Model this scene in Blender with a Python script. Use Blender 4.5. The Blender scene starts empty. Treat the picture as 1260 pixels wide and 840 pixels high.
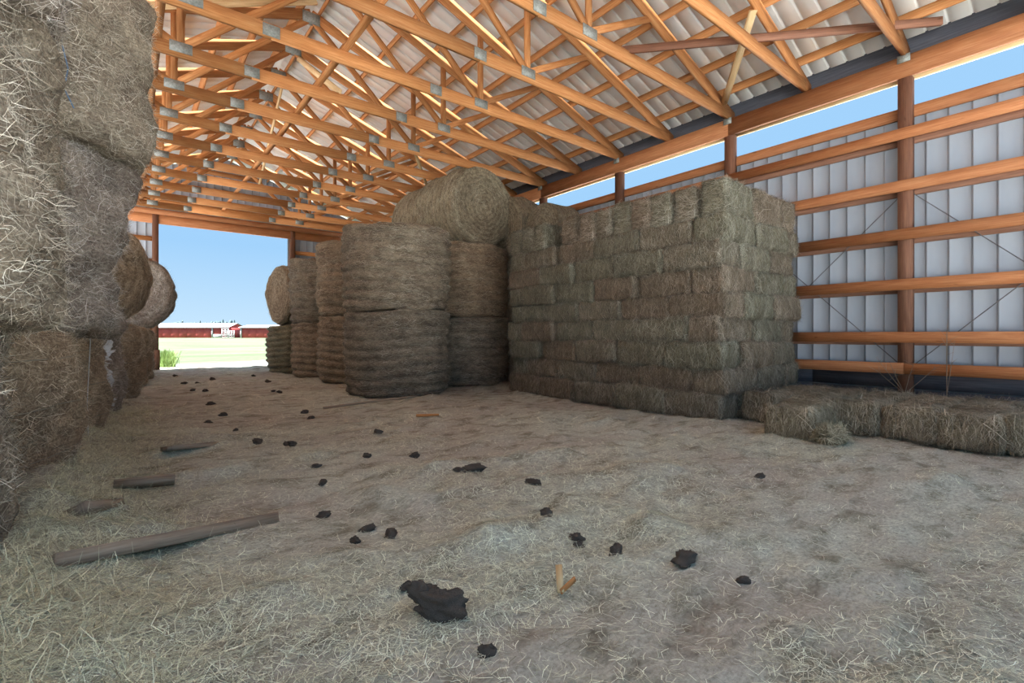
import bpy, math, random
import numpy as np
from mathutils import Vector, Matrix

rng = np.random.default_rng(7)
random.seed(7)
sc = bpy.context.scene
COL = sc.collection

# ------------------------------------------------------------------ camera
F_PX, U0, V0, YAW, CAM_Z = 596.0, 630.0, 412.0, math.radians(38.4), 1.08
cam_d = bpy.data.cameras.new('camera')
cam = bpy.data.objects.new('camera', cam_d)
COL.objects.link(cam)
cam.location = (0, 0, CAM_Z)
cam.rotation_euler = (math.pi / 2, 0, -YAW)
cam_d.sensor_width = 36.0
cam_d.lens = 36.0 * F_PX / 1260.0
cam_d.shift_y = -(420.0 - V0) / 1260.0
cam_d.clip_start = 0.05
cam_d.clip_end = 2000
sc.camera = cam

# ------------------------------------------------------------------ sky, sun, exposure
world = bpy.data.worlds.new('sky')
sc.world = world
world.use_nodes = True
wn = world.node_tree.nodes
wl = world.node_tree.links
wn.clear()
w_out = wn.new('ShaderNodeOutputWorld')
w_bg = wn.new('ShaderNodeBackground')
w_tc = wn.new('ShaderNodeTexCoord')
w_sep = wn.new('ShaderNodeSeparateXYZ')
w_ramp = wn.new('ShaderNodeValToRGB')
wl.new(w_tc.outputs['Generated'], w_sep.inputs[0])
wl.new(w_sep.outputs['Z'], w_ramp.inputs['Fac'])
wl.new(w_ramp.outputs['Color'], w_bg.inputs['Color'])
wl.new(w_bg.outputs[0], w_out.inputs['Surface'])
cr = w_ramp.color_ramp
cr.elements[0].position = 0.0
cr.elements[0].color = (0.60, 0.82, 1.0, 1)
cr.elements[1].position = 0.16
cr.elements[1].color = (0.37, 0.655, 0.98, 1)
w_bg.inputs['Strength'].default_value = 0.21

SUN_EL, SUN_AZ = math.radians(62), math.radians(-104)   # azimuth: from behind the camera end, swung to the right wall
sun_d = bpy.data.lights.new('sun', 'SUN')
sun = bpy.data.objects.new('sun', sun_d)
COL.objects.link(sun)
sun_to = Vector((-math.sin(SUN_AZ) * math.cos(SUN_EL), math.cos(SUN_AZ) * math.cos(SUN_EL), -math.sin(SUN_EL)))
sun.rotation_euler = sun_to.to_track_quat('-Z', 'Y').to_euler()
sun.location = (20, -30, 30)
sun_d.energy = 8.0
sun_d.angle = math.radians(6)
sun_d.color = (0.97, 0.99, 1.0)

vs = sc.view_settings
vs.view_transform = 'Standard'
vs.look = 'None'
vs.gamma = 1.0
vs.use_curve_mapping = False
vs.exposure = 2.25


# ------------------------------------------------------------------ maths helpers
def fwd_right():
    return (Vector((math.sin(YAW), math.cos(YAW), 0)), Vector((math.cos(YAW), -math.sin(YAW), 0)))


def at(u, v, z=0.0):
    """where the line of sight of a photograph pixel meets the level z"""
    f, r = fwd_right()
    d = f + r * ((u - U0) / F_PX) + Vector((0, 0, (V0 - v) / F_PX))
    t = (z - CAM_Z) / d.z
    return Vector((0, 0, CAM_Z)) + d * t


def _hash(ix, iy, iz, seed):
    h = (ix.astype(np.uint32) * np.uint32(374761393) + iy.astype(np.uint32) * np.uint32(668265263)
         + iz.astype(np.uint32) * np.uint32(2147483647) + np.uint32(seed * 974711 + 12345))
    h = (h ^ (h >> np.uint32(13))) * np.uint32(1274126177)
    h = h ^ (h >> np.uint32(16))
    return (h & np.uint32(0xFFFFFF)).astype(np.float64) / float(0xFFFFFF) * 2 - 1


def vnoise(p, seed=0):
    i = np.floor(p).astype(np.int64)
    f = p - i
    f = f * f * (3 - 2 * f)
    r = np.zeros(len(p))
    for dx in (0, 1):
        wx = f[:, 0] if dx else 1 - f[:, 0]
        for dy in (0, 1):
            wy = f[:, 1] if dy else 1 - f[:, 1]
            for dz in (0, 1):
                wz = f[:, 2] if dz else 1 - f[:, 2]
                r += wx * wy * wz * _hash(i[:, 0] + dx, i[:, 1] + dy, i[:, 2] + dz, seed)
    return r


def fbm(p, seed=0, octs=3):
    r = np.zeros(len(p))
    a = 1.0
    for o in range(octs):
        r += a * vnoise(p * (2.03 ** o) + 17.3 * o, seed + o)
        a *= 0.5
    return r


# ------------------------------------------------------------------ object helpers
def link(o, parent=None):
    COL.objects.link(o)
    if parent is not None:
        o.parent = parent
    return o


def mesh_np(name, verts, faces, mat, smooth=False, uv=None, rnd=None):
    """verts (N,3), faces (M,k) numpy -> mesh datablock"""
    verts = np.asarray(verts, dtype=np.float32)
    faces = np.asarray(faces, dtype=np.int32)
    me = bpy.data.meshes.new(name)
    k = faces.shape[1]
    me.vertices.add(len(verts))
    me.vertices.foreach_set('co', verts.ravel())
    me.loops.add(faces.size)
    me.loops.foreach_set('vertex_index', faces.ravel())
    me.polygons.add(len(faces))
    me.polygons.foreach_set('loop_start', np.arange(0, faces.size, k, dtype=np.int32))
    me.polygons.foreach_set('loop_total', np.full(len(faces), k, dtype=np.int32))
    me.update(calc_edges=True)
    if smooth:
        me.polygons.foreach_set('use_smooth', np.ones(len(faces), dtype=bool))
    if uv is not None:
        l = me.uv_layers.new(name='UVMap')
        l.data.foreach_set('uv', np.asarray(uv, dtype=np.float32).ravel())
    if rnd is not None:
        a = me.attributes.new('rnd', 'FLOAT', 'POINT')
        a.data.foreach_set('value', np.asarray(rnd, dtype=np.float32))
    if mat is not None:
        me.materials.append(mat)
    me.validate()
    return me


def obj(name, me, parent=None):
    return link(bpy.data.objects.new(name, me), parent)


def tag(o, label=None, cat=None, group=None, kind=None):
    if label:
        o['label'] = label
    if cat:
        o['category'] = cat
    if group:
        o['group'] = group
    if kind:
        o['kind'] = kind
    return o


def empty(name, loc=(0, 0, 0), rz=0.0):
    o = bpy.data.objects.new(name, None)
    o.empty_display_size = 0.1
    o.location = loc
    o.rotation_euler = (0, 0, rz)
    return link(o)


def copy_tree(o, parent=None):
    c = o.copy()
    COL.objects.link(c)
    c.parent = parent
    for ch in list(o.children):
        copy_tree(ch, c)
    return c


BOXF = np.array([(0, 1, 3, 2), (4, 6, 7, 5), (0, 4, 5, 1), (2, 3, 7, 6), (0, 2, 6, 4), (1, 5, 7, 3)])


def board_mesh(p0, p1, w, t, up, mat, name='board', ext=0.0):
    """a sawn board from p0 to p1: w measured along `up`, t across; uv.x runs along the grain in metres"""
    p0, p1 = Vector(p0), Vector(p1)
    ax = (p1 - p0)
    L = ax.length + 2 * ext
    ax.normalize()
    p0 = p0 - ax * ext
    up = Vector(up)
    up = (up - ax * up.dot(ax)).normalized()
    sd = ax.cross(up).normalized()
    vs_, uvs = [], []
    for a in (0, 1):
        for b in (-1, 1):
            for c in (-1, 1):
                vs_.append(p0 + ax * (L * a) + up * (b * w / 2) + sd * (c * t / 2))
    off = random.random() * 20
    co = [(L * a, b * w / 2, c * t / 2) for a in (0, 1) for b in (-1, 1) for c in (-1, 1)]
    for f in BOXF:
        fl = [co[i] for i in f]
        spread_b = len({q[1] for q in fl}) > 1
        for q in fl:
            uvs.append((q[0] + off, (q[1] if spread_b else q[2] + 0.3) + off * 0.37))
    return mesh_np(name, [tuple(v) for v in vs_], BOXF, mat, uv=uvs)


def board(name, p0, p1, w, t, up, mat, parent=None, ext=0.0):
    return obj(name, board_mesh(p0, p1, w, t, up, mat, name, ext), parent)


def box(name, lo, hi, mat, parent=None):
    lo, hi = Vector(lo), Vector(hi)
    d = hi - lo
    k = max(range(3), key=lambda i: d[i])
    c = (lo + hi) / 2
    p0, p1 = c.copy(), c.copy()
    p0[k], p1[k] = lo[k], hi[k]
    o1, o2 = [i for i in range(3) if i != k]
    up = Vector((0, 0, 0))
    up[o2] = 1
    return board(name, p0, p1, d[o2], d[o1], up, mat, parent)


def tube_mesh(pts, r, mat, n=6, name='tube'):
    pts = [Vector(p) for p in pts]
    V, Fc = [], []
    for i, p in enumerate(pts):
        a = pts[max(i - 1, 0)]
        b = pts[min(i + 1, len(pts) - 1)]
        ax = (b - a).normalized()
        s = ax.orthogonal().normalized()
        t = ax.cross(s)
        rr = r[i] if isinstance(r, (list, tuple)) else r
        for k in range(n):
            an = 2 * math.pi * k / n
            V.append(tuple(p + (s * math.cos(an) + t * math.sin(an)) * rr))
    for i in range(len(pts) - 1):
        for k in range(n):
            Fc.append((i * n + k, i * n + (k + 1) % n, (i + 1) * n + (k + 1) % n, (i + 1) * n + k))
    return mesh_np(name, V, Fc, mat, smooth=True)


# ------------------------------------------------------------------ materials
def nmat(name):
    m = bpy.data.materials.new(name)
    m.use_nodes = True
    nt = m.node_tree
    nt.nodes.clear()
    out = nt.nodes.new('ShaderNodeOutputMaterial')
    b = nt.nodes.new('ShaderNodeBsdfPrincipled')
    nt.links.new(b.outputs[0], out.inputs['Surface'])
    b.inputs['Roughness'].default_value = 0.85
    b.inputs['Specular IOR Level'].default_value = 0.2
    return m, nt, b


def node(nt, t, **kw):
    n = nt.nodes.new(t)
    for k, v in kw.items():
        setattr(n, k, v)
    return n


def ramp(nt, fac, stops):
    r = nt.nodes.new('ShaderNodeValToRGB')
    e = r.color_ramp.elements
    while len(e) < len(stops):
        e.new(0.5)
    for i, (p, c) in enumerate(stops):
        e[i].position = p
        e[i].color = (*c, 1)
    nt.links.new(fac, r.inputs['Fac'])
    return r.outputs['Color']


def noise(nt, vec, scale, detail=4, rough=0.6):
    n = nt.nodes.new('ShaderNodeTexNoise')
    n.inputs['Scale'].default_value = scale
    n.inputs['Detail'].default_value = detail
    n.inputs['Roughness'].default_value = rough
    if vec is not None:
        nt.links.new(vec, n.inputs['Vector'])
    return n.outputs['Fac']


def mapped(nt, src, scale, loc=(0, 0, 0)):
    m = nt.nodes.new('ShaderNodeMapping')
    m.inputs['Scale'].default_value = scale
    m.inputs['Location'].default_value = loc
    nt.links.new(src, m.inputs['Vector'])
    return m.outputs['Vector']


def mixc(nt, mode, fac, a, b):
    m = nt.nodes.new('ShaderNodeMix')
    m.data_type = 'RGBA'
    m.blend_type = mode
    for sock, val in ((m.inputs[0], fac), (m.inputs[6], a), (m.inputs[7], b)):
        if hasattr(val, 'links') or hasattr(val, 'is_linked'):
            nt.links.new(val, sock)
        elif isinstance(val, tuple):
            sock.default_value = (*val, 1)
        else:
            sock.default_value = val
    return m.outputs[2]


def bump(nt, b, height, strength=0.4, dist=0.02):
    n = nt.nodes.new('ShaderNodeBump')
    n.inputs['Strength'].default_value = strength
    n.inputs['Distance'].default_value = dist
    nt.links.new(height, n.inputs['Height'])
    nt.links.new(n.outputs[0], b.inputs['Normal'])


def wood_mat(name, dark, mid, light):
    m, nt, b = nmat(name)
    uv = node(nt, 'ShaderNodeTexCoord').outputs['UV']
    oi = node(nt, 'ShaderNodeObjectInfo')
    grain = noise(nt, mapped(nt, uv, (1.2, 22, 1)), 2.2, 5, 0.65)
    c = ramp(nt, grain, [(0.25, dark), (0.5, mid), (0.75, light)])
    knot = noise(nt, mapped(nt, uv, (3.0, 9, 1), (5, 3, 0)), 1.6, 2, 0.5)
    kc = ramp(nt, knot, [(0.70, (1, 1, 1)), (0.80, (0.45, 0.36, 0.30))])
    c = mixc(nt, 'MULTIPLY', 0.8, c, kc)
    val = nt.nodes.new('ShaderNodeHueSaturation')
    mr = nt.nodes.new('ShaderNodeMapRange')
    mr.inputs['To Min'].default_value = 0.72
    mr.inputs['To Max'].default_value = 1.18
    nt.links.new(oi.outputs['Random'], mr.inputs['Value'])
    nt.links.new(mr.outputs[0], val.inputs['Value'])
    nt.links.new(c, val.inputs['Color'])
    nt.links.new(val.outputs[0], b.inputs['Base Color'])
    b.inputs['Roughness'].default_value = 0.7
    bump(nt, b, grain, 0.25, 0.004)
    return m


def metal_mat(name, base, dirt, rough=0.42, metallic=0.25, spread=0.2):
    m, nt, b = nmat(name)
    co = node(nt, 'ShaderNodeTexCoord').outputs['Object']
    n1 = noise(nt, mapped(nt, co, (1, 1, 0.35)), 1.3, 4, 0.6)
    c = ramp(nt, n1, [(0.3, dirt), (0.65, base)])
    oi = node(nt, 'ShaderNodeObjectInfo')
    mr = nt.nodes.new('ShaderNodeMapRange')
    mr.inputs['To Min'].default_value = 1 - spread
    mr.inputs['To Max'].default_value = 1.0
    nt.links.new(oi.outputs['Random'], mr.inputs['Value'])
    hv = nt.nodes.new('ShaderNodeHueSaturation')
    nt.links.new(mr.outputs[0], hv.inputs['Value'])
    nt.links.new(c, hv.inputs['Color'])
    nt.links.new(hv.outputs[0], b.inputs['Base Color'])
    b.inputs['Roughness'].default_value = rough
    b.inputs['Metallic'].default_value = metallic
    b.inputs['Specular IOR Level'].default_value = 0.4
    return m


def plain(name, col, rough=0.8, var=0.25, scale=6.0, metallic=0.0):
    m, nt, b = nmat(name)
    co = node(nt, 'ShaderNodeTexCoord').outputs['Object']
    n1 = noise(nt, co, scale, 4, 0.6)
    lo = tuple(x * (1 - var) for x in col)
    hi = tuple(min(1, x * (1 + var)) for x in col)
    nt.links.new(ramp(nt, n1, [(0.3, lo), (0.7, hi)]), b.inputs['Base Color'])
    b.inputs['Roughness'].default_value = rough
    b.inputs['Metallic'].default_value = metallic
    bump(nt, b, n1, 0.3, 0.01)
    return m


def strand_mat(name, stops):
    """loose stalks: each carries a random value, the bale's own colour tints them"""
    m, nt, b = nmat(name)
    at_ = node(nt, 'ShaderNodeAttribute', attribute_name='rnd')
    c = ramp(nt, at_.outputs['Fac'], stops)
    oi = node(nt, 'ShaderNodeObjectInfo')
    c = mixc(nt, 'MULTIPLY', 1.0, c, oi.outputs['Color'])
    nt.links.new(c, b.inputs['Base Color'])
    b.inputs['Roughness'].default_value = 0.65
    b.inputs['Specular IOR Level'].default_value = 0.25
    return m


def hay_mat(name, dark, mid, light, vec_scale, ring=False):
    """packed hay under the loose stalks: fine fibres stretched along the lay of the hay"""
    m, nt, b = nmat(name)
    co = node(nt, 'ShaderNodeTexCoord').outputs['Object']
    oi = node(nt, 'ShaderNodeObjectInfo')
    fib = noise(nt, mapped(nt, co, vec_scale), 1.0, 6, 0.75)
    lump = noise(nt, co, 3.5, 4, 0.6)
    if ring:
        wv = nt.nodes.new('ShaderNodeTexWave')
        wv.wave_type = 'RINGS'
        wv.rings_direction = 'Z'
        wv.inputs['Scale'].default_value = 2.8
        wv.inputs['Distortion'].default_value = 5.0
        wv.inputs['Detail'].default_value = 3.0
        wv.inputs['Detail Scale'].default_value = 2.0
        nt.links.new(co, wv.inputs['Vector'])
        fib = mixc(nt, 'MIX', 0.12, fib, wv.outputs['Fac'])
    fine = noise(nt, co, 70, 3, 0.7)
    s = mixc(nt, 'MIX', 0.45, fib, fine)
    c = ramp(nt, s, [(0.32, dark), (0.5, mid), (0.66, light)])
    lc = ramp(nt, lump, [(0.3, (0.62, 0.58, 0.55)), (0.7, (1.1, 1.08, 1.0))])
    c = mixc(nt, 'MULTIPLY', 1.0, c, lc)
    c = mixc(nt, 'MULTIPLY', 1.0, c, oi.outputs['Color'])
    nt.links.new(c, b.inputs['Base Color'])
    bump(nt, b, s, 0.9, 0.03)
    return m


M = {}
M['timber'] = wood_mat('orange_timber', (0.36, 0.132, 0.042), (0.52, 0.225, 0.082), (0.64, 0.35, 0.15))
M['timber_red'] = wood_mat('red_brown_girt', (0.30, 0.105, 0.042), (0.43, 0.17, 0.070), (0.54, 0.26, 0.12))
M['timber_dark'] = wood_mat('weathered_timber', (0.15, 0.07, 0.045), (0.23, 0.11, 0.07), (0.32, 0.165, 0.10))
M['timber_pale'] = wood_mat('pale_timber', (0.55, 0.36, 0.17), (0.72, 0.52, 0.28), (0.82, 0.64, 0.40))
M['timber_grey'] = wood_mat('old_grey_plank', (0.17, 0.12, 0.085), (0.30, 0.225, 0.165), (0.44, 0.36, 0.28))
M['skirt'] = wood_mat('tarred_skirt_and_eave_shade', (0.05, 0.05, 0.065), (0.085, 0.09, 0.11), (0.13, 0.13, 0.15))  # also the painted shade on the board above the right eave beam
M['roof'] = metal_mat('roof_sheet', (0.88, 0.89, 0.87), (0.74, 0.75, 0.72), 0.38, 0.15, 0.12)
M['siding'] = metal_mat('wall_sheet', (0.36, 0.385, 0.43), (0.29, 0.315, 0.36), 0.5, 0.15, 0.10)
M['plate'] = plain('galvanised_plate', (0.27, 0.28, 0.26), 0.6, 0.3, 40, 0.2)
M['wire'] = plain('steel_wire', (0.13, 0.12, 0.12), 0.6)
M['twine'] = plain('baling_twine', (0.30, 0.26, 0.20), 0.8)
M['twine_blue'] = plain('blue_twine', (0.16, 0.24, 0.36), 0.7)
M['net'] = plain('white_net_wrap', (0.62, 0.63, 0.64), 0.6)
M['dung'] = plain('dark_dung', (0.085, 0.068, 0.056), 0.9, 0.5, 30)
STOPS = [(0.0, (0.06, 0.05, 0.038)), (0.3, (0.18, 0.155, 0.12)), (0.6, (0.37, 0.335, 0.265)), (0.82, (0.56, 0.52, 0.43)), (1.0, (0.82, 0.79, 0.70))]
M['strand'] = strand_mat('hay_stalks', STOPS)
M['hay_round'] = hay_mat('round_bale_hay', (0.05, 0.042, 0.033), (0.235, 0.20, 0.16), (0.46, 0.41, 0.335), (14, 14, 60), True)
M['hay_square'] = hay_mat('square_bale_hay', (0.05, 0.044, 0.034), (0.225, 0.205, 0.155), (0.43, 0.40, 0.31), (60, 60, 9))


# ------------------------------------------------------------------ stalk ribbons
def ribbons(P, T, N, L, W, rnd, lift, bend, mat, name='stalks'):
    """one bent ribbon of two quads per stalk"""
    n = len(P)
    T = T / np.linalg.norm(T, axis=1, keepdims=True)
    S = np.cross(T, N)
    S /= np.maximum(np.linalg.norm(S, axis=1, keepdims=True), 1e-6)
    L = L[:, None]
    mid = P + T * L * 0.5 + N * (lift[:, None] * L * 0.35) + S * (bend[:, None] * L * 0.5)
    tip = P + T * L + N * (lift[:, None] * L) - S * (bend[:, None] * L * 0.1)
    hw = (W / 2)[:, None]
    V = np.empty((n, 6, 3))
    V[:, 0] = P - S * hw
    V[:, 1] = P + S * hw
    V[:, 2] = mid - S * hw
    V[:, 3] = mid + S * hw
    V[:, 4] = tip - S * hw * 0.5
    V[:, 5] = tip + S * hw * 0.5
    base = (np.arange(n) * 6)[:, None]
    Fc = np.concatenate([base + np.array([[0, 1, 3, 2]]), base + np.array([[2, 3, 5, 4]])], axis=1).reshape(-1, 4)
    return mesh_np(name, V.reshape(-1, 3), Fc, mat, rnd=np.repeat(rnd, 6))


# ================================================================== THE BARN
XL, XR, XC = -3.0, 8.2, 2.6          # inner faces of the side walls, ridge
Y_NEAR, Y_FAR = -0.4, 18.8
Z_CH = 4.83                           # underside of the trusses
PITCH = 0.345
HEEL = Z_CH + 0.12


def z_roof(x):                        # centre line of the top chords
    return HEEL + (XR - XC - abs(x - XC)) * PITCH


# ------------------------------------------------------------------ floor
RIDGES = []                           # (x0, y0, x1, y1, height, width) low ridges trodden into the litter


def px_ridge(u0, v0, u1, v1, h, w):
    a, b = at(u0, v0), at(u1, v1)
    RIDGES.append((a.x, a.y, b.x, b.y, h, w))


px_ridge(60, 612, 300, 572, 0.06, 0.16)
px_ridge(110, 545, 265, 540, 0.05, 0.2)
px_ridge(60, 690, 335, 634, 0.03, 0.2)
px_ridge(200, 560, 268, 546, 0.03, 0.14)
px_ridge(120, 520, 215, 512, 0.05, 0.2)
px_ridge(40, 655, 140, 632, 0.07, 0.16)
px_ridge(540, 580, 690, 560, 0.07, 0.25)
px_ridge(690, 612, 790, 645, 0.06, 0.2)
px_ridge(610, 660, 690, 640, 0.08, 0.22)
px_ridge(420, 690, 600, 668, 0.04, 0.2)
px_ridge(700, 590, 860, 575, 0.04, 0.3)
px_ridge(860, 670, 960, 650, 0.04, 0.25)
px_ridge(1000, 700, 1100, 712, 0.04, 0.2)
px_ridge(440, 600, 520, 612, 0.04, 0.2)


def lumps(x, y):
    p = np.stack([x * 1.7, y * 2.4, np.zeros_like(x)], 1)
    return fbm(p, 51, 3) - 0.42


def floor_z(x, y):
    x = np.asarray(x, dtype=float)
    y = np.asarray(y, dtype=float)
    p = np.stack([x, y, np.zeros_like(x)], 1)
    z = 0.022 * fbm(p * 0.9, 3, 2) + 0.022 * fbm(p * np.array([2.2, 3.4, 1]), 11, 3) + 0.010 * fbm(p * 9, 23, 2)
    z = z + 0.055 * np.clip(lumps(x, y), 0, 0.8)
    for (x0, y0, x1, y1, h, w) in RIDGES:
        dx, dy = x1 - x0, y1 - y0
        t = np.clip(((x - x0) * dx + (y - y0) * dy) / (dx * dx + dy * dy), 0, 1)
        d = np.hypot(x - x0 - t * dx, y - y0 - t * dy)
        z = z + h * np.exp(-(d / w) ** 2 * 2.2)
    # hay swept up against the feet of the left bales
    edge = np.clip((x - np.where(y < 9, -0.35, -0.1)) / 0.55, 0, 1)
    z = z + np.where(y > 1.0, 0.16 * (1 - edge) ** 2 * np.clip(1.25 - y / 16, 0.2, 1), 0) * (x > -3.2)
    fade = np.clip((Y_FAR + 1.5 - y) / 2.0, 0, 1) * np.clip((y + 5) / 3, 0, 1)
    return z * fade - 0.02


def at_floor(u, v):
    p = at(u, v)
    for _ in range(8):
        p = at(u, v, float(floor_z([p.x], [p.y])[0]))
    return p


def make_floor():
    xs = np.concatenate([np.linspace(-3.4, -0.8, 16)[:-1], np.linspace(-0.8, 6.5, 170)[:-1], np.linspace(6.5, 8.7, 20)])
    ys = np.concatenate([np.linspace(-5, 0.3, 30)[:-1], np.linspace(0.3, 9, 210)[:-1], np.linspace(9, 20.5, 120)])
    X, Y = np.meshgrid(xs, ys)
    Z = floor_z(X.ravel(), Y.ravel())
    V = np.stack([X.ravel(), Y.ravel(), Z], 1)
    nx, ny = len(xs), len(ys)
    i = np.arange(nx * ny).reshape(ny, nx)
    Fc = np.stack([i[:-1, :-1], i[:-1, 1:], i[1:, 1:], i[1:, :-1]], -1).reshape(-1, 4)
    m, nt, b = nmat('trodden_hay_and_dirt')
    co = node(nt, 'ShaderNodeTexCoord').outputs['Object']
    big = noise(nt, mapped(nt, co, (1, 1.5, 1)), 0.55, 5, 0.6)
    fib = noise(nt, mapped(nt, co, (26, 60, 20)), 1.0, 6, 0.75)
    fin = noise(nt, co, 60, 4, 0.75)
    s = mixc(nt, 'MIX', 0.5, fib, fin)
    dirt = ramp(nt, s, [(0.3, (0.24, 0.205, 0.165)), (0.5, (0.46, 0.41, 0.345)), (0.68, (0.62, 0.57, 0.49))])
    hay = ramp(nt, s, [(0.3, (0.19, 0.185, 0.14)), (0.5, (0.53, 0.52, 0.435)), (0.66, (0.78, 0.775, 0.68))])
    f = ramp(nt, big, [(0.42, (0, 0, 0)), (0.58, (1, 1, 1))])
    c = mixc(nt, 'MIX', f, hay, dirt)
    mid = ramp(nt, noise(nt, mapped(nt, co, (1, 1.6, 1), (3, 1, 0)), 3.2, 5, 0.65), [(0.34, (0.56, 0.52, 0.46)), (0.52, (1.06, 1.06, 1.05))])
    c = mixc(nt, 'MULTIPLY', 1.0, c, mid)
    nt.links.new(c, b.inputs['Base Color'])
    bump(nt, b, s, 0.8, 0.02)
    o = obj('floor', mesh_np('floor', V, Fc, m, smooth=True))
    tag(o, 'dirt floor covered in trodden grey-green hay litter', kind='structure')
    return o


floor = make_floor()

# ------------------------------------------------------------------ ribbed sheet metal
RIB = 0.2286
PAN = RIB * 4


def rib_profile(width):
    pts = []
    n = int(round(width / RIB))
    for k in range(n):
        s = k * RIB
        pts += [(s, 0.0), (s + 0.186, 0.0), (s + 0.194, 0.02), (s + 0.214, 0.02), (s + 0.222, 0.0)]
    pts.append((n * RIB, 0.0))
    return pts


def sheet_mesh(origin, across, along, normal, lo, hi, mat, width=PAN, name='sheet'):
    """ribbed sheet: ribs stand along +normal; lo/hi give its ends as a function of the distance across"""
    O, A, B, N = (Vector(q) for q in (origin, across, along, normal))
    V, Fc = [], []
    pr = rib_profile(width)
    for (s, d) in pr:
        for z in (lo(s), hi(s)):
            V.append(tuple(O + A * s + B * z + N * d))
    for i in range(len(pr) - 1):
        Fc.append((2 * i, 2 * i + 2, 2 * i + 3, 2 * i + 1))
    return mesh_np(name, V, Fc, mat)


# ------------------------------------------------------------------ roof
ceiling = empty('ceiling')
tag(ceiling, 'ribbed metal gable roof on timber purlins', kind='structure')
PUR_H = 0.14
c_sl = 1 / math.sqrt(1 + PITCH ** 2)
for side in (1, -1):
    nrm = Vector((side * PITCH * c_sl, 0, c_sl))
    dirn = Vector((side * c_sl, 0, -PITCH * c_sl))     # down the slope
    top = Vector((XC, 0, z_roof(XC)))
    slope_len = (XR - XC) / c_sl
    y = Y_NEAR
    o_sheet = top + nrm * (0.09 + PUR_H + 0.004)
    me = sheet_mesh((0, 0, 0), (0, 1, 0), dirn, nrm, lambda s: 0.0, lambda s: slope_len + 0.42, M['roof'], name='roof_panel')
    while y < Y_FAR + 0.3:
        p = obj('roof_panel', me, ceiling)
        p.location = o_sheet + Vector((0, y, 0))
        y += PAN
    d = 0.12
    me = board_mesh((0, Y_NEAR, 0), (0, Y_FAR + 0.3, 0), PUR_H, 0.045, nrm, M['timber'], 'purlin')
    while d < slope_len + 0.1:
        p = obj('purlin', me, ceiling)
        p.location = top + dirn * d + nrm * (0.09 + PUR_H / 2)
        d += 0.61
    # fascia at the eave
    fe = top + dirn * (slope_len + 0.36) + nrm * 0.12
    board('fascia_board', (fe.x, Y_NEAR, fe.z), (fe.x, Y_FAR + 0.3, fe.z), 0.14, 0.04, (0, 0, 1), M['timber'], ceiling)


zr = z_roof(XC) + (0.09 + PUR_H) / c_sl + 0.02
rc = 0.25
V = [(XC - rc, Y_NEAR, zr - rc * PITCH + 0.012), (XC, Y_NEAR, zr + 0.03), (XC + rc, Y_NEAR, zr - rc * PITCH + 0.012),
     (XC - rc, Y_FAR + 0.4, zr - rc * PITCH + 0.012), (XC, Y_FAR + 0.4, zr + 0.03), (XC + rc, Y_FAR + 0.4, zr - rc * PITCH + 0.012)]
obj('ridge_cap', mesh_np('ridge_cap', V, [(0, 1, 4, 3), (1, 2, 5, 4)], M['roof']), ceiling)


# ------------------------------------------------------------------ trusses
def make_truss():
    t = empty('roof_truss')
    zc = Z_CH + 0.09
    B1 = 2.04
    pieces = []
    for a, b_ in ((XL + 0.02, XC - 1.18), (XC - 1.18, XC + 1.18), (XC + 1.18, XR - 0.02)):
        board('bottom_chord', (a, 0, zc), (b_, 0, zc), 0.18, 0.045, (0, 0, 1), M['timber'], t)
    for s in (1, -1):
        board('top_chord', (XC, 0, z_roof(XC)), (XC + s * (XR - XC + 0.30), 0, z_roof(XR) - 0.30 * PITCH), 0.18, 0.045, (0, 0, 1), M['timber'], t)
        nb = Vector((XC + s * B1, 0, Z_CH + 0.14))
        board('web', (XC + s * 0.06, 0, z_roof(XC) - 0.12), nb, 0.10, 0.042, (1, 0, 0), M['timber'], t)
        board('web', (XC + s * B1, 0, z_roof(XC + B1) - 0.05), nb, 0.09, 0.042, (1, 0, 0), M['timber'], t)
        xo = XC + s * 3.35
        board('web', (xo, 0, z_roof(xo) - 0.05), nb, 0.09, 0.042, (1, 0, 1), M['timber'], t)
        for yy in (-0.028, 0.028):
            gp = box('gusset_plate', (nb.x - 0.13, yy - 0.004, Z_CH + 0.06), (nb.x + 0.13, yy + 0.004, Z_CH + 0.20), M['plate'], t)
            sx = XC + s * 1.18
            box('gusset_plate', (sx - 0.10, yy - 0.004, Z_CH + 0.015), (sx + 0.10, yy + 0.004, Z_CH + 0.165), M['plate'], t)
    for yy in (-0.028, 0.028):
        box('gusset_plate', (XC - 0.15, yy - 0.004, z_roof(XC) - 0.17), (XC + 0.15, yy + 0.004, z_roof(XC) + 0.03), M['plate'], t)
    return t


ORD = ['first', 'second', 'third', 'fourth', 'fifth', 'sixth', 'seventh', 'eighth', 'ninth', 'tenth', 'eleventh', 'twelfth',
       'thirteenth', 'fourteenth', 'fifteenth', 'sixteenth']
T0 = make_truss()
TY = [1.83 + 1.22 * i for i in range(-1, 14)]
for i, y in enumerate(TY):
    t = T0 if i == 0 else copy_tree(T0)
    t.location.y = y
    tag(t, 'orange timber roof truss spanning the barn, %s counted from the camera end' % ORD[i], 'truss', 'roof trusses')


# braces laid across the trusses
def brace(p0, p1, w, t, up, mat, label):
    tag(board('timber_brace', p0, p1, w, t, up, mat), label, 'brace', 'braces across the trusses')


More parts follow.
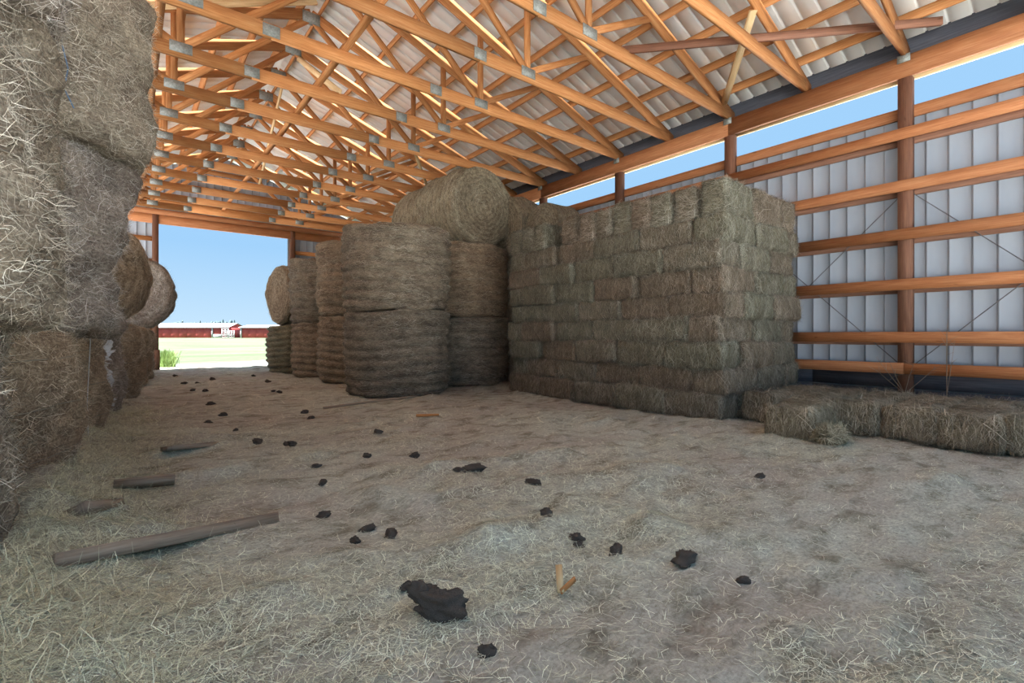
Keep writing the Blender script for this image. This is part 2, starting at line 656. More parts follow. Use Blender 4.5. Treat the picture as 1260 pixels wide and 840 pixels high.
zb = Z_CH + 0.18
brace((5.35, 4.38, zb + 0.03), (8.05, 1.42, zb + 0.03), 0.10, 0.04, (0, 0, 1), M['timber_dark'], 'dark diagonal brace over the truss ends above the right wall, nearest the camera')
brace((6.55, 3.07, z_roof(6.55) - 0.1), (8.0, 4.25, Z_CH + 0.2), 0.10, 0.04, (1, 0, 0), M['timber_pale'], 'short pale strut slanting between the third and fourth trusses near the right eave')
brace((2.35, 1.0, zb + 0.02), (2.35, 18.2, zb + 0.02), 0.04, 0.09, (0, 0, 1), M['timber'], 'long runner board laid along the middle of the truss bottoms')
brace((0.3, 1.0, zb + 0.02), (0.3, 18.2, zb + 0.02), 0.04, 0.10, (0, 0, 1), M['timber'], 'long runner board over the truss bottoms nearer the left bales')
brace((2.7, 7.9, zb), (2.7, 10.4, 6.7), 0.10, 0.04, (0, 1, 0), M['timber_pale'], 'pale diagonal sway brace below the ridge at the middle of the barn')
brace((2.7, 14.1, zb), (2.7, 11.6, 6.7), 0.10, 0.04, (0, 1, 0), M['timber_pale'], 'pale diagonal sway brace below the ridge nearer the far door')
brace((-0.3, 8.0, 5.2), (2.4, 8.15, 6.5), 0.09, 0.04, (0, 0, 1), M['timber_pale'], 'pale slanting brace on the left slope near the left bales')
brace((4.64, 9.2, zb + 0.03), (7.2, 12.9, zb + 0.03), 0.09, 0.04, (0, 0, 1), M['timber_pale'], 'pale flat brace crossing the truss bottoms above the round bales')

# ------------------------------------------------------------------ right wall
wall_r = empty('wall_right')
tag(wall_r, 'pale ribbed metal side wall on horizontal orange girts, open strip of sky above', kind='structure')
POST_Y = [1.83 + 2.44 * i for i in range(-1, 7)]
for y in POST_Y:
    box('post', (XR, y - 0.075, -0.1), (XR + 0.14, y + 0.075, 4.56), M['timber_dark'], wall_r)
    box('bracket', (XR - 0.05, y - 0.07, 4.74), (XR - 0.035, y + 0.07, 4.84), M['plate'], wall_r)
me = sheet_mesh((0, 0, 0), (0, 1, 0), (0, 0, 1), (-1, 0, 0), lambda s: 0.12, lambda s: 4.17, M['siding'], name='wall_panel')
y = Y_NEAR
while y < Y_FAR:
    p = obj('wall_panel', me, wall_r)
    p.location = (XR + 0.205, y, 0)
    y += PAN
GIRT_Z = [3.79, 3.09, 2.435, 1.76, 1.05, 0.63]
cuts = [[Y_NEAR, 4.27, 9.15, Y_FAR], [Y_NEAR, 6.71, 11.6, Y_FAR], [Y_NEAR, 3.28, 9.15, Y_FAR], [Y_NEAR, 3.4, 9.1, Y_FAR], [Y_NEAR, 3.5, 9.15, Y_FAR], [Y_NEAR, 1.83, 4.27, 9.15, Y_FAR]]
for z, cs in zip(GIRT_Z, cuts):
    for a, b_ in zip(cs[:-1], cs[1:]):
        board('girt', (XR - 0.022, a + 0.004, z), (XR - 0.022, b_ - 0.004, z), 0.145, 0.042, (0, 0, 1), M['timber_red'], wall_r)
    board('outer_girt', (XR + 0.163, Y_NEAR, z - 0.06), (XR + 0.163, Y_FAR, z - 0.06), 0.10, 0.04, (0, 0, 1), M['timber_dark'], wall_r)
board('top_rail', (XR + 0.15, Y_NEAR, 4.115), (XR + 0.15, Y_FAR, 4.115), 0.15, 0.05, (0, 0, 1), M['timber_red'], wall_r)
for a, b_ in ((Y_NEAR, 3.0), (3.0, 7.8), (7.8, 12.6), (12.6, Y_FAR)):
    board('skirt_board', (XR + 0.155, a, 0.24), (XR + 0.155, b_ - 0.005, 0.24), 0.19, 0.05, (0, 0, 1), M['skirt'], wall_r)
    board('skirt_board', (XR + 0.155, a, 0.45), (XR + 0.155, b_ - 0.005, 0.45), 0.19, 0.05, (0, 0, 1), M['skirt'], wall_r)
    board('skirt_board', (XR + 0.155, a, 0.03), (XR + 0.155, b_ - 0.005, 0.03), 0.19, 0.05, (0, 0, 1), M['skirt'], wall_r)
for a, b_ in ((Y_NEAR, 4.27), (4.27, 9.15), (9.15, 14.03), (14.03, Y_FAR)):
    board('eave_beam', (XR + 0.0, a, 4.69), (XR + 0.0, b_ - 0.005, 4.69), 0.28, 0.05, (0, 0, 1), M['timber_red'], wall_r)
    board('eave_beam', (XR + 0.165, a, 4.69), (XR + 0.165, b_ - 0.005, 4.69), 0.28, 0.05, (0, 0, 1), M['timber_pale'], wall_r)
board('eave_shade_board', (XR + 0.19, Y_NEAR, 4.98), (XR + 0.19, Y_FAR, 4.98), 0.34, 0.03, (0, 0, 1), M['skirt'], wall_r)  # added board blocks yard light; dark colour stands for shaded roof metal
for y0, y1 in zip(POST_Y[:-1], POST_Y[1:]):
    for (za, zb_) in ((0.66, 3.0), (3.0, 0.66)):
        obj('brace_wire', tube_mesh([(XR + 0.12, y0 + 0.06, za), (XR + 0.12, y1 - 0.06, zb_)], 0.006, M['wire'], 5, 'brace_wire'), wall_r)

# ------------------------------------------------------------------ left wall
wall_l = empty('wall_left')
tag(wall_l, 'open left side of the barn, timber posts under an eave beam', kind='structure')
for y in POST_Y:
    box('post', (XL - 0.14, y - 0.07, -0.1), (XL, y + 0.07, 4.6), M['timber_dark'], wall_l)
board('eave_beam', (XL, Y_NEAR, 4.69), (XL, Y_FAR, 4.69), 0.28, 0.05, (0, 0, 1), M['timber'], wall_l)

# ------------------------------------------------------------------ far end wall with the doorway
DX0, DX1, DZ = 0.75, 4.62, 4.57
wall_f = empty('wall_far')
tag(wall_f, 'pale ribbed metal gable wall with a wide open doorway', kind='structure')
x = XL - 0.2
while x < XR + 0.2:
    zt = lambda s, x=x: z_roof(min(max(x + s, XL - 0.2), XR + 0.2)) + 0.2
    above = (x + PAN > DX0 - 0.02) and (x < DX1 + 0.02)
    if not above:
        me = sheet_mesh((x, Y_FAR + 0.2, 0), (1, 0, 0), (0, 0, 1), (0, -1, 0), lambda s: 0.1, zt, M['siding'], name='wall_panel')
    else:
        me = sheet_mesh((x, Y_FAR + 0.2, 0), (1, 0, 0), (0, 0, 1), (0, -1, 0), lambda s: DZ + 0.05, zt, M['siding'], name='wall_panel')
    obj('wall_panel', me, wall_f)
    # the strips left between a cut panel and the doorway
    if above and x < DX0:
        w = DX0 - x
        me = sheet_mesh((x, Y_FAR + 0.2, 0), (1, 0, 0), (0, 0, 1), (0, -1, 0), lambda s: 0.1, lambda s: DZ + 0.05, M['siding'], width=max(RIB, RIB * int(w / RIB + 0.5)), name='wall_panel')
        obj('wall_panel', me, wall_f)
    if above and x + PAN > DX1:
        k = int((x + PAN - DX1) / RIB + 0.5)
        if k:
            me = sheet_mesh((x + PAN - k * RIB, Y_FAR + 0.2, 0), (1, 0, 0), (0, 0, 1), (0, -1, 0), lambda s: 0.1, lambda s: DZ + 0.05, M['siding'], width=RIB * k, name='wall_panel')
            obj('wall_panel', me, wall_f)
    x += PAN
for (a, b_) in ((XL, DX0), (DX1, XR)):
    for z in (0.6, 1.3, 2.0, 2.7, 3.4, 4.1):
        board('girt', (a, Y_FAR + 0.12, z), (b_, Y_FAR + 0.12, z), 0.14, 0.04, (0, 0, 1), M['timber'], wall_f)
for z in (5.3, 5.9, 6.5):
    hx = (z_roof(XC) - z) / PITCH
    board('girt', (XC - hx, Y_FAR + 0.12, z), (XC + hx, Y_FAR + 0.12, z), 0.14, 0.04, (0, 0, 1), M['timber'], wall_f)
door = empty('trim_1')
tag(door, 'timber frame of the open doorway in the far wall', kind='structure')
box('jamb', (DX0 - 0.16, Y_FAR - 0.05, -0.1), (DX0, Y_FAR + 0.22, DZ + 0.3), M['timber_dark'], door)
box('jamb', (DX1, Y_FAR - 0.05, -0.1), (DX1 + 0.16, Y_FAR + 0.22, DZ + 0.3), M['timber_dark'], door)
box('jamb_block', (DX0 - 0.10, Y_FAR - 0.14, 0.0), (DX0 + 0.03, Y_FAR - 0.05, 0.62), M['timber_dark'], door)
board('header', (XL, Y_FAR, DZ + 0.14), (XR, Y_FAR, DZ + 0.14), 0.28, 0.05, (0, 0, 1), M['timber_red'], door)
board('header', (XL, Y_FAR - 0.06, DZ + 0.36), (XR, Y_FAR - 0.06, DZ + 0.36), 0.16, 0.05, (0, 0, 1), M['timber_red'], door)
board('header', (DX0, Y_FAR + 0.12, DZ + 0.06), (DX1, Y_FAR + 0.12, DZ + 0.06), 0.06, 0.18, (0, 0, 1), M['timber_dark'], door)


# ================================================================== ROUND BALES
def round_profile(r, h, edge=0.12, cap=9, side=44, er=5):
    pr = [(r - edge) * k / cap for k in range(cap)]
    pts = [(max(q, 0.001), 0.0) for q in pr]
    for k in range(er):
        a = math.pi / 2 * k / er
        pts.append((r - edge + edge * math.sin(a), edge - edge * math.cos(a)))
    for k in range(side + 1):
        pts.append((r, edge + (h - 2 * edge) * k / side))
    for k in range(1, er + 1):
        a = math.pi / 2 * k / er
        pts.append((r - edge + edge * math.cos(a), h - edge + edge * math.sin(a)))
    pts += [(max(q, 0.001), h) for q in reversed(pr)]
    return pts


def round_disp(P, r, h, seed, lump, hoop):
    """outward push of the bale's skin at the undisplaced points P"""
    d = lump * fbm(P * 2.2, seed, 3) + 0.012 * fbm(P * 13, seed + 5, 2)
    rad = np.hypot(P[:, 0], P[:, 1])
    side = np.clip((rad - r * 0.9) / (r * 0.08), 0, 1)
    ang = np.arctan2(P[:, 1], P[:, 0])
    ph = P[:, 2] / 0.17 + 0.25 * np.sin(ang * 2 + seed)
    d = d + hoop * side * (np.abs(np.sin(math.pi * ph)) - 0.6)
    d = d + (1 - side) * 0.007 * np.sin(2 * math.pi * (rad / 0.11 + ang / (2 * math.pi)))
    d = d - 0.05 * side * np.clip(1 - P[:, 2] / (0.25 * h), 0, 1) * (hoop > 0)
    return d


def make_round(seed, r, h, lump, hoop, n_st, loose, nseg=84):
    """body mesh and stalk mesh of one round bale standing on end"""
    pr = np.array(round_profile(r, h, 0.12 if loose else 0.075))
    k = len(pr)
    an = np.linspace(0, 2 * math.pi, nseg, endpoint=False)
    P = np.stack([np.outer(pr[:, 0], np.cos(an)), np.outer(pr[:, 0], np.sin(an)), np.repeat(pr[:, 1][:, None], nseg, 1)], -1).reshape(-1, 3)
    tg = np.gradient(pr, axis=0)
    nr = np.stack([tg[:, 1], -tg[:, 0]], 1)
    nr /= np.linalg.norm(nr, axis=1, keepdims=True)
    Nn = np.stack([np.outer(nr[:, 0], np.cos(an)), np.outer(nr[:, 0], np.sin(an)), np.repeat(nr[:, 1][:, None], nseg, 1)], -1).reshape(-1, 3)
    D = round_disp(P, r, h, seed, lump, hoop)
    V = P + Nn * D[:, None]
    V[:nseg] = V[:nseg].mean(0)
    V[-nseg:] = V[-nseg:].mean(0)
    i = np.arange(k * nseg).reshape(k, nseg)
    j = np.roll(i, -1, axis=1)
    Fc = np.stack([i[:-1], j[:-1], j[1:], i[1:]], -1).reshape(-1, 4)
    body = mesh_np('round_hay_bale', V, Fc, M['hay_round'], smooth=True)
    # stalks
    seg = np.hypot(np.diff(pr[:, 0]), np.diff(pr[:, 1]))
    area = seg * (pr[:-1, 0] + pr[1:, 0])
    q = rng.choice(len(seg), n_st, p=area / area.sum())
    f = rng.random(n_st)[:, None]
    pp = pr[q] * (1 - f) + pr[q + 1] * f
    nn = nr[q] * (1 - f) + nr[q + 1] * f
    a = rng.random(n_st) * 2 * math.pi
    ca, sa = np.cos(a), np.sin(a)
    P = np.stack([pp[:, 0] * ca, pp[:, 0] * sa, pp[:, 1]], 1)
    N = np.stack([nn[:, 0] * ca, nn[:, 0] * sa, nn[:, 1]], 1)
    N /= np.linalg.norm(N, axis=1, keepdims=True)
    P = P + N * (round_disp(P, r, h, seed, lump, hoop) - 0.004)[:, None]
    Tc = np.stack([-sa, ca, np.zeros(n_st)], 1)
    B = np.cross(N, Tc)
    th = rng.normal(0, 0.35 if not loose else 0.9, n_st) + np.where(rng.random(n_st) < 0.5, 0, math.pi)
    T = Tc * np.cos(th)[:, None] + B * np.sin(th)[:, None]
    L = rng.uniform(0.05, 0.15, n_st) * (0.88 if loose else 1.0)
    W = rng.uniform(0.0016, 0.0034, n_st)
    lift = np.abs(rng.normal(0, 0.16 if not loose else 0.28, n_st))
    bend = rng.normal(0, 0.35, n_st)
    P = P - T * (L * 0.5)[:, None]
    rv = np.clip(rng.beta(2.2, 2.0, n_st) + 0.18 * vnoise(P * 4, seed + 40), 0, 1)
    st = ribbons(P, T, N, L, W, rv, lift, bend, M['strand'], 'loose_stalks')
    # twine rings sunk in the hoops
    V, Fc = [], []
    for zz in (0.2, 0.5, 0.8):
        ring_n, m = 48, 4
        for s in range(ring_n):
            an_ = 2 * math.pi * s / ring_n
            z = zz * h + 0.03 * math.sin(an_ * 2 + seed)
            p = np.array([[r * math.cos(an_), r * math.sin(an_), z]])
            rr = r + round_disp(p, r, h, seed, lump, hoop)[0] + 0.005
            for w_ in range(m):
                aa = 2 * math.pi * w_ / m
                V.append(((rr + 0.004 * math.cos(aa)) * math.cos(an_), (rr + 0.004 * math.cos(aa)) * math.sin(an_), z + 0.004 * math.sin(aa)))
        b0 = len(V) - ring_n * m
        for s in range(ring_n):
            for w_ in range(m):
                Fc.append((b0 + s * m + w_, b0 + s * m + (w_ + 1) % m, b0 + ((s + 1) % ring_n) * m + (w_ + 1) % m, b0 + ((s + 1) % ring_n) * m + w_))
    tw = mesh_np('twine', V, Fc, M['twine'], smooth=True)
    return body, st, tw


R_TIGHT, H_TIGHT = 0.95, 1.5
ROUND = {
    'tight0': make_round(1, R_TIGHT, H_TIGHT, 0.04, 0.055, 20000, False),
    'tight1': make_round(2, R_TIGHT, H_TIGHT, 0.05, 0.06, 20000, False),
    'shag0': make_round(3, 0.93, 1.5, 0.09, 0.0, 36000, True, 110),
    'shag1': make_round(4, 0.93, 1.5, 0.10, 0.0, 36000, True, 110),
    'shag2': make_round(5, 0.93, 1.15, 0.08, 0.0, 32000, True, 110),
}


def bale(kind, loc, label, group, tint=(1, 1, 1), sc_=(1, 1, 1), rz=0.0, lie=None, tilt=(0, 0), twine=True):
    """lie = heading (degrees from +Y towards +X) of the axis of a bale lying on its side; loc is then its middle"""
    b_, st, tw = ROUND[kind]
    rz = round(rz / (math.pi / 2)) * math.pi / 2
    o = obj('round_hay_bale', b_)
    o.color = (*tint, 1)
    s = obj('loose_stalks', st, o)
    s.color = (*tint, 1)
    s['kind'] = 'stuff'
    if twine:
        obj('twine', tw, o)
    o.scale = sc_
    if lie is None:
        o.rotation_euler = (tilt[0], tilt[1], rz)
        o.location = loc
    else:
        h = (H_TIGHT if kind.startswith('tight') else 1.5) * sc_[2]
        az = math.radians(lie)
        ax = Vector((math.sin(az), math.cos(az), 0))
        q = ax.to_track_quat('Z', 'Y').to_matrix().to_4x4() @ Matrix.Rotation(rz, 4, 'Z')
        o.rotation_euler = q.to_euler()
        o.location = Vector(loc) - ax * (h / 2)
    tag(o, label, 'hay bale', group)
    return o


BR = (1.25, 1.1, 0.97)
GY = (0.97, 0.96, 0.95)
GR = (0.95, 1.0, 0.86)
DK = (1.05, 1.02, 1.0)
GRP_R = 'round bales on the right of the alley'
# columns on the right of the alley: x, y, lower tint, upper tint
rA = bale('tight0', (4.08, 8.66, -0.03), 'lower bale of the big front round bale column beside the square bale stack', GRP_R, DK, (1.02, 1.02, 1.03), 0.3)
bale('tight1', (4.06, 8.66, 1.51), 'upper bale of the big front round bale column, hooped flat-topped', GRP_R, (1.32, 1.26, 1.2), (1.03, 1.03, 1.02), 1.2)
bale('tight1', (6.17, 9.5, -0.03), 'lower shaded bale in the gap between front column and square stack', GRP_R, DK, (1.02, 1.02, 1.0), 2.0)
bale('tight0', (6.17, 9.52, 1.46), 'upper brown bale in the gap below the big lying bale', GRP_R, BR, (1.02, 1.02, 1.08), 0.8)
bale('tight1', (4.36, 11.3, -0.03), 'lower bale of the second round column from the front', GRP_R, BR, (1, 1, 1.03), 4.0)
bale('tight0', (4.34, 11.28, 1.5), 'upper bale of the second round column from the front', GRP_R, BR, (1, 1, 1.1), 5.0)
bale('tight0', (4.28, 13.4, -0.03), 'lower brown bale of the third round column from the front', GRP_R, BR, (0.97, 0.97, 0.95), 1.0)
bale('tight1', (4.28, 13.35, 1.38), 'upper bale of the third round column, widening upwards', GRP_R, (0.95, 0.9, 0.85), (1.02, 1.02, 1.1), 2.2)
bale('tight1', (4.12, 15.5, -0.03), 'greenish upright bale nearest the doorway on the right', GRP_R, GR, (0.98, 0.98, 0.92), 3.0)
bale('tight0', (4.15, 15.5, 2.24), 'bale lying on its side on the upright bale nearest the right of the doorway', GRP_R, BR, (0.93, 0.93, 1.0), 0.5, lie=80)
bale('tight1', (6.5, 11.7, -0.03), 'lower hidden round bale behind the gap, carrying the lying bales', GRP_R, DK, rz=1.0)
bale('tight0', (6.4, 11.8, 1.46), 'upper round bale behind the gap, carrying the far lying bale', GRP_R, BR, rz=2.0)
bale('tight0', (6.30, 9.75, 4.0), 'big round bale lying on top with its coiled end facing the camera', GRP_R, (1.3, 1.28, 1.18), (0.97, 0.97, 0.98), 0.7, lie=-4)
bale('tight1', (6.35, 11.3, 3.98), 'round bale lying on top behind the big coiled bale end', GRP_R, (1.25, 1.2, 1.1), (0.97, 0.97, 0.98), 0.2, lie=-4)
bale('tight0', (7.5, 8.75, -0.03), 'lower round bale behind the square stack by the right wall', GRP_R, DK, (0.62, 0.62, 0.93), 1.0)
bale('tight1', (7.5, 8.75, 1.40), 'upper round bale behind the square stack by the right wall', GRP_R, DK, (0.62, 0.62, 0.93), 1.0)
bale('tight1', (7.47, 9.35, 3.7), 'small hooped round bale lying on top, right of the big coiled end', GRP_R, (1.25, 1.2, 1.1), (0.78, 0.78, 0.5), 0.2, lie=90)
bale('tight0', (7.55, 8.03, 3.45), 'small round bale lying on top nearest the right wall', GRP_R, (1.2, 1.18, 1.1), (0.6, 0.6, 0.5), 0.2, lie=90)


# ------------------------------------------------------------------ left stacks: three high near the camera
GRP_L = 'shaggy round bales along the left wall'
LG = (1.48, 1.46, 1.46)
LB = (1.5, 1.34, 1.2)
LV = (1.42, 1.41, 1.54)  # violet cast puts the cool shade into the hay colour
bale('shag2', (-1.36, 3.2, -0.02), 'lowest bale of the left column nearest the camera, cut by the frame edge', GRP_L, LG, rz=0.4)
bale('shag0', (-1.22, 3.35, 1.10), 'middle bale of the left column nearest the camera', GRP_L, LG, (1.02, 1.02, 1.0), 1.5)
bale('shag1', (-1.2, 3.35, 2.57), 'top bale of the left column nearest the camera', GRP_L, LV, (1.02, 1.02, 1.0), 2.5)
bale('shag2', (-1.24, 5.1, -0.02), 'lowest brown bale of the second left column, hay spilling at its foot', GRP_L, LB, rz=2.0)
bale('shag1', (-0.96, 5.55, 1.10), 'middle bale of the second left column, overhanging the brown bale below', GRP_L, LV, (1.02, 1.02, 1.0), 0.3)
bale('shag0', (-0.78, 5.55, 2.58), 'topmost bale of the second left column, overhanging furthest towards the alley', GRP_L, LG, (1.04, 1.04, 1.02), 3.4)
bale('shag2', (-1.15, 6.95, -0.02), 'low brown bale with a hanging string in the third left column', GRP_L, LB, rz=4.0)
bale('shag0', (-1.2, 7.35, 1.10), 'upper bale of the third left column', GRP_L, LG, rz=1.0)
bale('shag2', (-1.02, 8.8, -0.02), 'low bale with torn white net wrap in the fourth left column', GRP_L, LV, (1, 1, 1.05), rz=5.0)
bale('shag1', (-1.1, 9.15, 1.18), 'upper bale of the fourth left column', GRP_L, LB, rz=2.6)
bale('shag2', (-0.72, 10.85, -0.02), 'low bale of the fifth left column past the torn net wrap', GRP_L, LB, (1, 1, 1.08), rz=0.9)
bale('shag0', (-0.62, 11.2, 2.15), 'bale on its side on the fifth left column with a dark hollow end', GRP_L, LB, (1, 1, 1), 0.3, lie=5)
bale('shag2', (-0.55, 13.4, -0.02), 'low bale of the sixth left column', GRP_L, LB, (1, 1, 1.08), rz=1.9)
bale('shag2', (-0.42, 15.4, -0.02), 'low bale nearest the doorway on the left', GRP_L, LB, (1, 1, 1.08), rz=2.9)
bale('shag1', (0.0, 15.4, 2.12), 'dark round bale on its side bulging past the left jamb of the doorway', GRP_L, LV, (0.97, 0.97, 1), 0.8, lie=3)


# ================================================================== SQUARE BALES
BL, BW, BH = 0.85, 0.46, 0.325


def sq_disp(P, seed):
    d = 0.034 * fbm(P * 4.0, seed, 3) + 0.008 * fbm(P * 22, seed + 3, 2)
    fl = np.abs(np.sin(math.pi * (P[:, 0] + 0.01 * np.sin(P[:, 2] * 9)) / 0.105))
    d = d + 0.010 * (np.minimum(fl * 2.2, 1) - 0.7)
    # twine bites into the corners
    for ty in (-0.11, 0.11):
        d = d - 0.012 * np.exp(-((P[:, 1] - ty) / 0.025) ** 2)
    return d


def make_square(seed, n_st):
    half = np.array([BL, BW, BH]) / 2 * 0.985
    rd = 0.055
    ns = (30, 14, 10)
    V, Fc, Nn = [], [], []
    for ax in range(3):
        o1, o2 = [(1, 2), (2, 0), (0, 1)][ax]
        for s in (-1, 1):
            a = np.linspace(-1, 1, ns[o1] + 1)
            b_ = np.linspace(-1, 1, ns[o2] + 1)
            A, B = np.meshgrid(a, b_, indexing='ij')
            P = np.zeros((A.size, 3))
            P[:, ax] = s * half[ax]
            P[:, o1] = A.ravel() * half[o1]
            P[:, o2] = B.ravel() * half[o2]
            inner = np.clip(P, -(half - rd), half - rd)
            n = P - inner
            n /= np.linalg.norm(n, axis=1, keepdims=True)
            base = sum(len(v) for v in V)
            i = np.arange(A.size).reshape(A.shape) + base
            f = np.stack([i[:-1, :-1], i[1:, :-1], i[1:, 1:], i[:-1, 1:]], -1).reshape(-1, 4)
            if s < 0:
                f = f[:, ::-1]
            V.append(inner + n * rd)
            Nn.append(n)
            Fc.append(f)
    P = np.concatenate(V)
    N = np.concatenate(Nn)
    P2 = P + N * sq_disp(P, seed)[:, None]
    body = mesh_np('square_hay_bale', P2, np.concatenate(Fc), M['hay_square'], smooth=True)
    # stalks: on the cut faces they hang as a vertical fringe
    fa = np.array([half[1] * half[2], half[0] * half[2], half[0] * half[1]])
    q = rng.choice(3, n_st, p=fa / fa.sum())
    s = np.where(rng.random(n_st) < 0.5, -1, 1)
    P = rng.uniform(-1, 1, (n_st, 3)) * half
    P[np.arange(n_st), q] = s * half[q]
    inner = np.clip(P, -(half - rd), half - rd)
    N = P - inner
    N /= np.linalg.norm(N, axis=1, keepdims=True)
    P = inner + N * rd
    P = P + N * (sq_disp(P, seed) - 0.003)[:, None]
    main = np.where((q == 2)[:, None], np.array([[0.0, 1, 0]]), np.array([[0.0, 0, 1]]))
    R = rng.normal(0, 0.42, (n_st, 3))
    T = main * np.where(rng.random(n_st) < 0.5, 1, -1)[:, None] + R
    T = T - N * np.sum(T * N, 1)[:, None]
    L = rng.uniform(0.04, 0.14, n_st) * np.where(rng.random(n_st) < 0.25, 1.6, 1.0)
    W = rng.uniform(0.0018, 0.0038, n_st)
    T /= np.linalg.norm(T, axis=1, keepdims=True)
    P = P - T * (L * 0.5)[:, None]
    lift = np.abs(rng.normal(0, 0.2, n_st))
    bend = rng.normal(0, 0.3, n_st)
    rv = np.clip(rng.beta(2.2, 2.2, n_st) + 0.2 * vnoise(P * 7, seed + 60), 0, 1)
    st = ribbons(P, T, N, L, W, rv, lift, bend, M['strand'], 'loose_stalks')
    # one loop of twine
    pts = []
    hx, hz = half[0] - 0.004, half[2] - 0.004
    for (cx, cz, a0) in ((hx - rd, hz - rd, 0), (-hx + rd, hz - rd, 90), (-hx + rd, -hz + rd, 180), (hx - rd, -hz + rd, 270)):
        for k in range(4):
            a = math.radians(a0 + 30 * k)
            pts.append((cx + rd * math.cos(a), 0, cz + rd * math.sin(a)))
    pts.append(pts[0])
    tw = tube_mesh(pts, 0.004, M['twine'], 4, 'twine')
    return body, st, tw


SQ = [make_square(20 + k, 7000) for k in range(4)]
TINTS = [(0.86, 0.87, 0.83), (0.80, 0.82, 0.77), (0.88, 0.80, 0.76), (0.88, 0.85, 0.82), (0.78, 0.79, 0.75), (0.86, 0.76, 0.71)]


def square(loc, rz, label, group, edge=False, tint=None, jit=1.0, cat='hay bale'):
    """loc is the middle of the bale's underside"""
    k = random.randrange(4)
    b_, st, tw = SQ[k]
    o = obj('square_hay_bale', b_)
    tint = tint or random.choice(TINTS)
    o.color = (*tint, 1)
    s = obj('loose_stalks', st, o)
    s.color = (*tint, 1)
    s['kind'] = 'stuff'
    for yy in (-0.11, 0.11):
        t = obj('twine', tw, o)
        t.location = (0, yy, 0)
    rot = Matrix.Rotation(rz + random.gauss(0, 0.03) * jit, 4, 'Z') @ Matrix.Rotation(random.gauss(0, 0.022) * jit, 4, 'Y')
    rot = rot @ Matrix.Rotation(random.choice((0, math.pi)), 4, 'Z')
    if edge:
        rot = rot @ Matrix.Rotation(math.pi / 2, 4, 'X')
    h = BW if edge else BH
    o.rotation_euler = rot.to_euler()
    o.location = (loc[0] + random.gauss(0, 0.02) * jit, loc[1] + random.gauss(0, 0.02) * jit, loc[2] + h / 2)
    o.scale = (1 + random.uniform(-0.02, 0.015), 1.0, 1.0 + random.uniform(0, 0.03))
    tag(o, label, cat, group)
    return o


# the big stack
SX0, SX1, SY0, SY1 = 5.76, 7.92, 3.06, 7.31
GRP_S = 'square bales of the big stack'
for k in range(8):
    z = k * BH
    lay = ORD[k]
    lean = 0.05 * math.sin(k * 1.9) + 0.02 * (k == 3)
    na = nf = 0

    def alley(x, y, rz):
        global na
        na += 1
        square((x, y, z), rz, 'hay bale, %s layer up, %s from the near corner, alley side of big stack' % (lay, ORD[na - 1]), GRP_S)

    def front(x, y, rz):
        global nf
        nf += 1
        square((x, y, z), rz, 'hay bale, %s layer up, %s from the near corner, end face of big stack' % (lay, ORD[nf - 1]), GRP_S)

    bx, by = SX0 + lean * 0.6, SY0 + 0.03 * math.cos(k * 2.3)
    if k % 2 == 0:
        for i in range(5):
            alley(bx + BW / 2, by + BL * (i + 0.5), math.pi / 2)
        for i in range(2):
            front(bx + BW + BL * (i + 0.5), by + BW / 2, 0)
    else:
        for i in range(2):
            front(bx + BL * (i + 0.5), by + BW / 2, 0)
        front(bx + BL * 2 + BW / 2, by + BL / 2, math.pi / 2)
        for i in range(4):
            alley(bx + BW / 2, by + BW + BL * (i + 0.5), math.pi / 2)
        alley(bx + BL / 2, by + BW + BL * 4 + BW / 2, 0)
z = 8 * BH
TW = BH + 0.036
for i in range(12):
    y = SY0 + TW * (i + 0.5) + 0.02
    if i == 8:
        continue
    square((SX0 + BL / 2 + 0.03, y, z), 0, 'hay bale on edge in the top layer, %s from the near corner, alley side' % ORD[i], GRP_S, True)
square((SX0 + BL * 1.5 + 0.04, SY0 + TW / 2, z), 0, 'hay bale on edge in the top layer, second from the corner, end face', GRP_S, True)
square((SX0 + BL * 2 + 0.24, SY0 + BL / 2, z), math.pi / 2, 'square hay bale in the top layer nearest the right wall', GRP_S, True)

# the low bench of bales along the right wall
GRP_B = 'square bales of the low bench along the right wall'
for i in range(9):
    y = 2.80 - 0.475 * i
    o = square((6.64, y, 0), 0, 'hay bale in the low bench, front row, %s from the big stack' % ORD[i], GRP_B, tint=random.choice(((1.08, 0.99, 0.90), (1.04, 1.0, 0.93))))
    square((7.52, y + 0.02, 0), 0, 'hay bale in the low bench, back row by the wall, %s from the big stack' % ORD[i], GRP_B, tint=random.choice(((1.08, 0.99, 0.90), (1.04, 1.0, 0.93))))
square((5.86, 2.22, -0.01), 0.08, 'square hay bale pulled out in front of the low bench by the big stack', GRP_B, tint=(1.16, 1.08, 0.97))


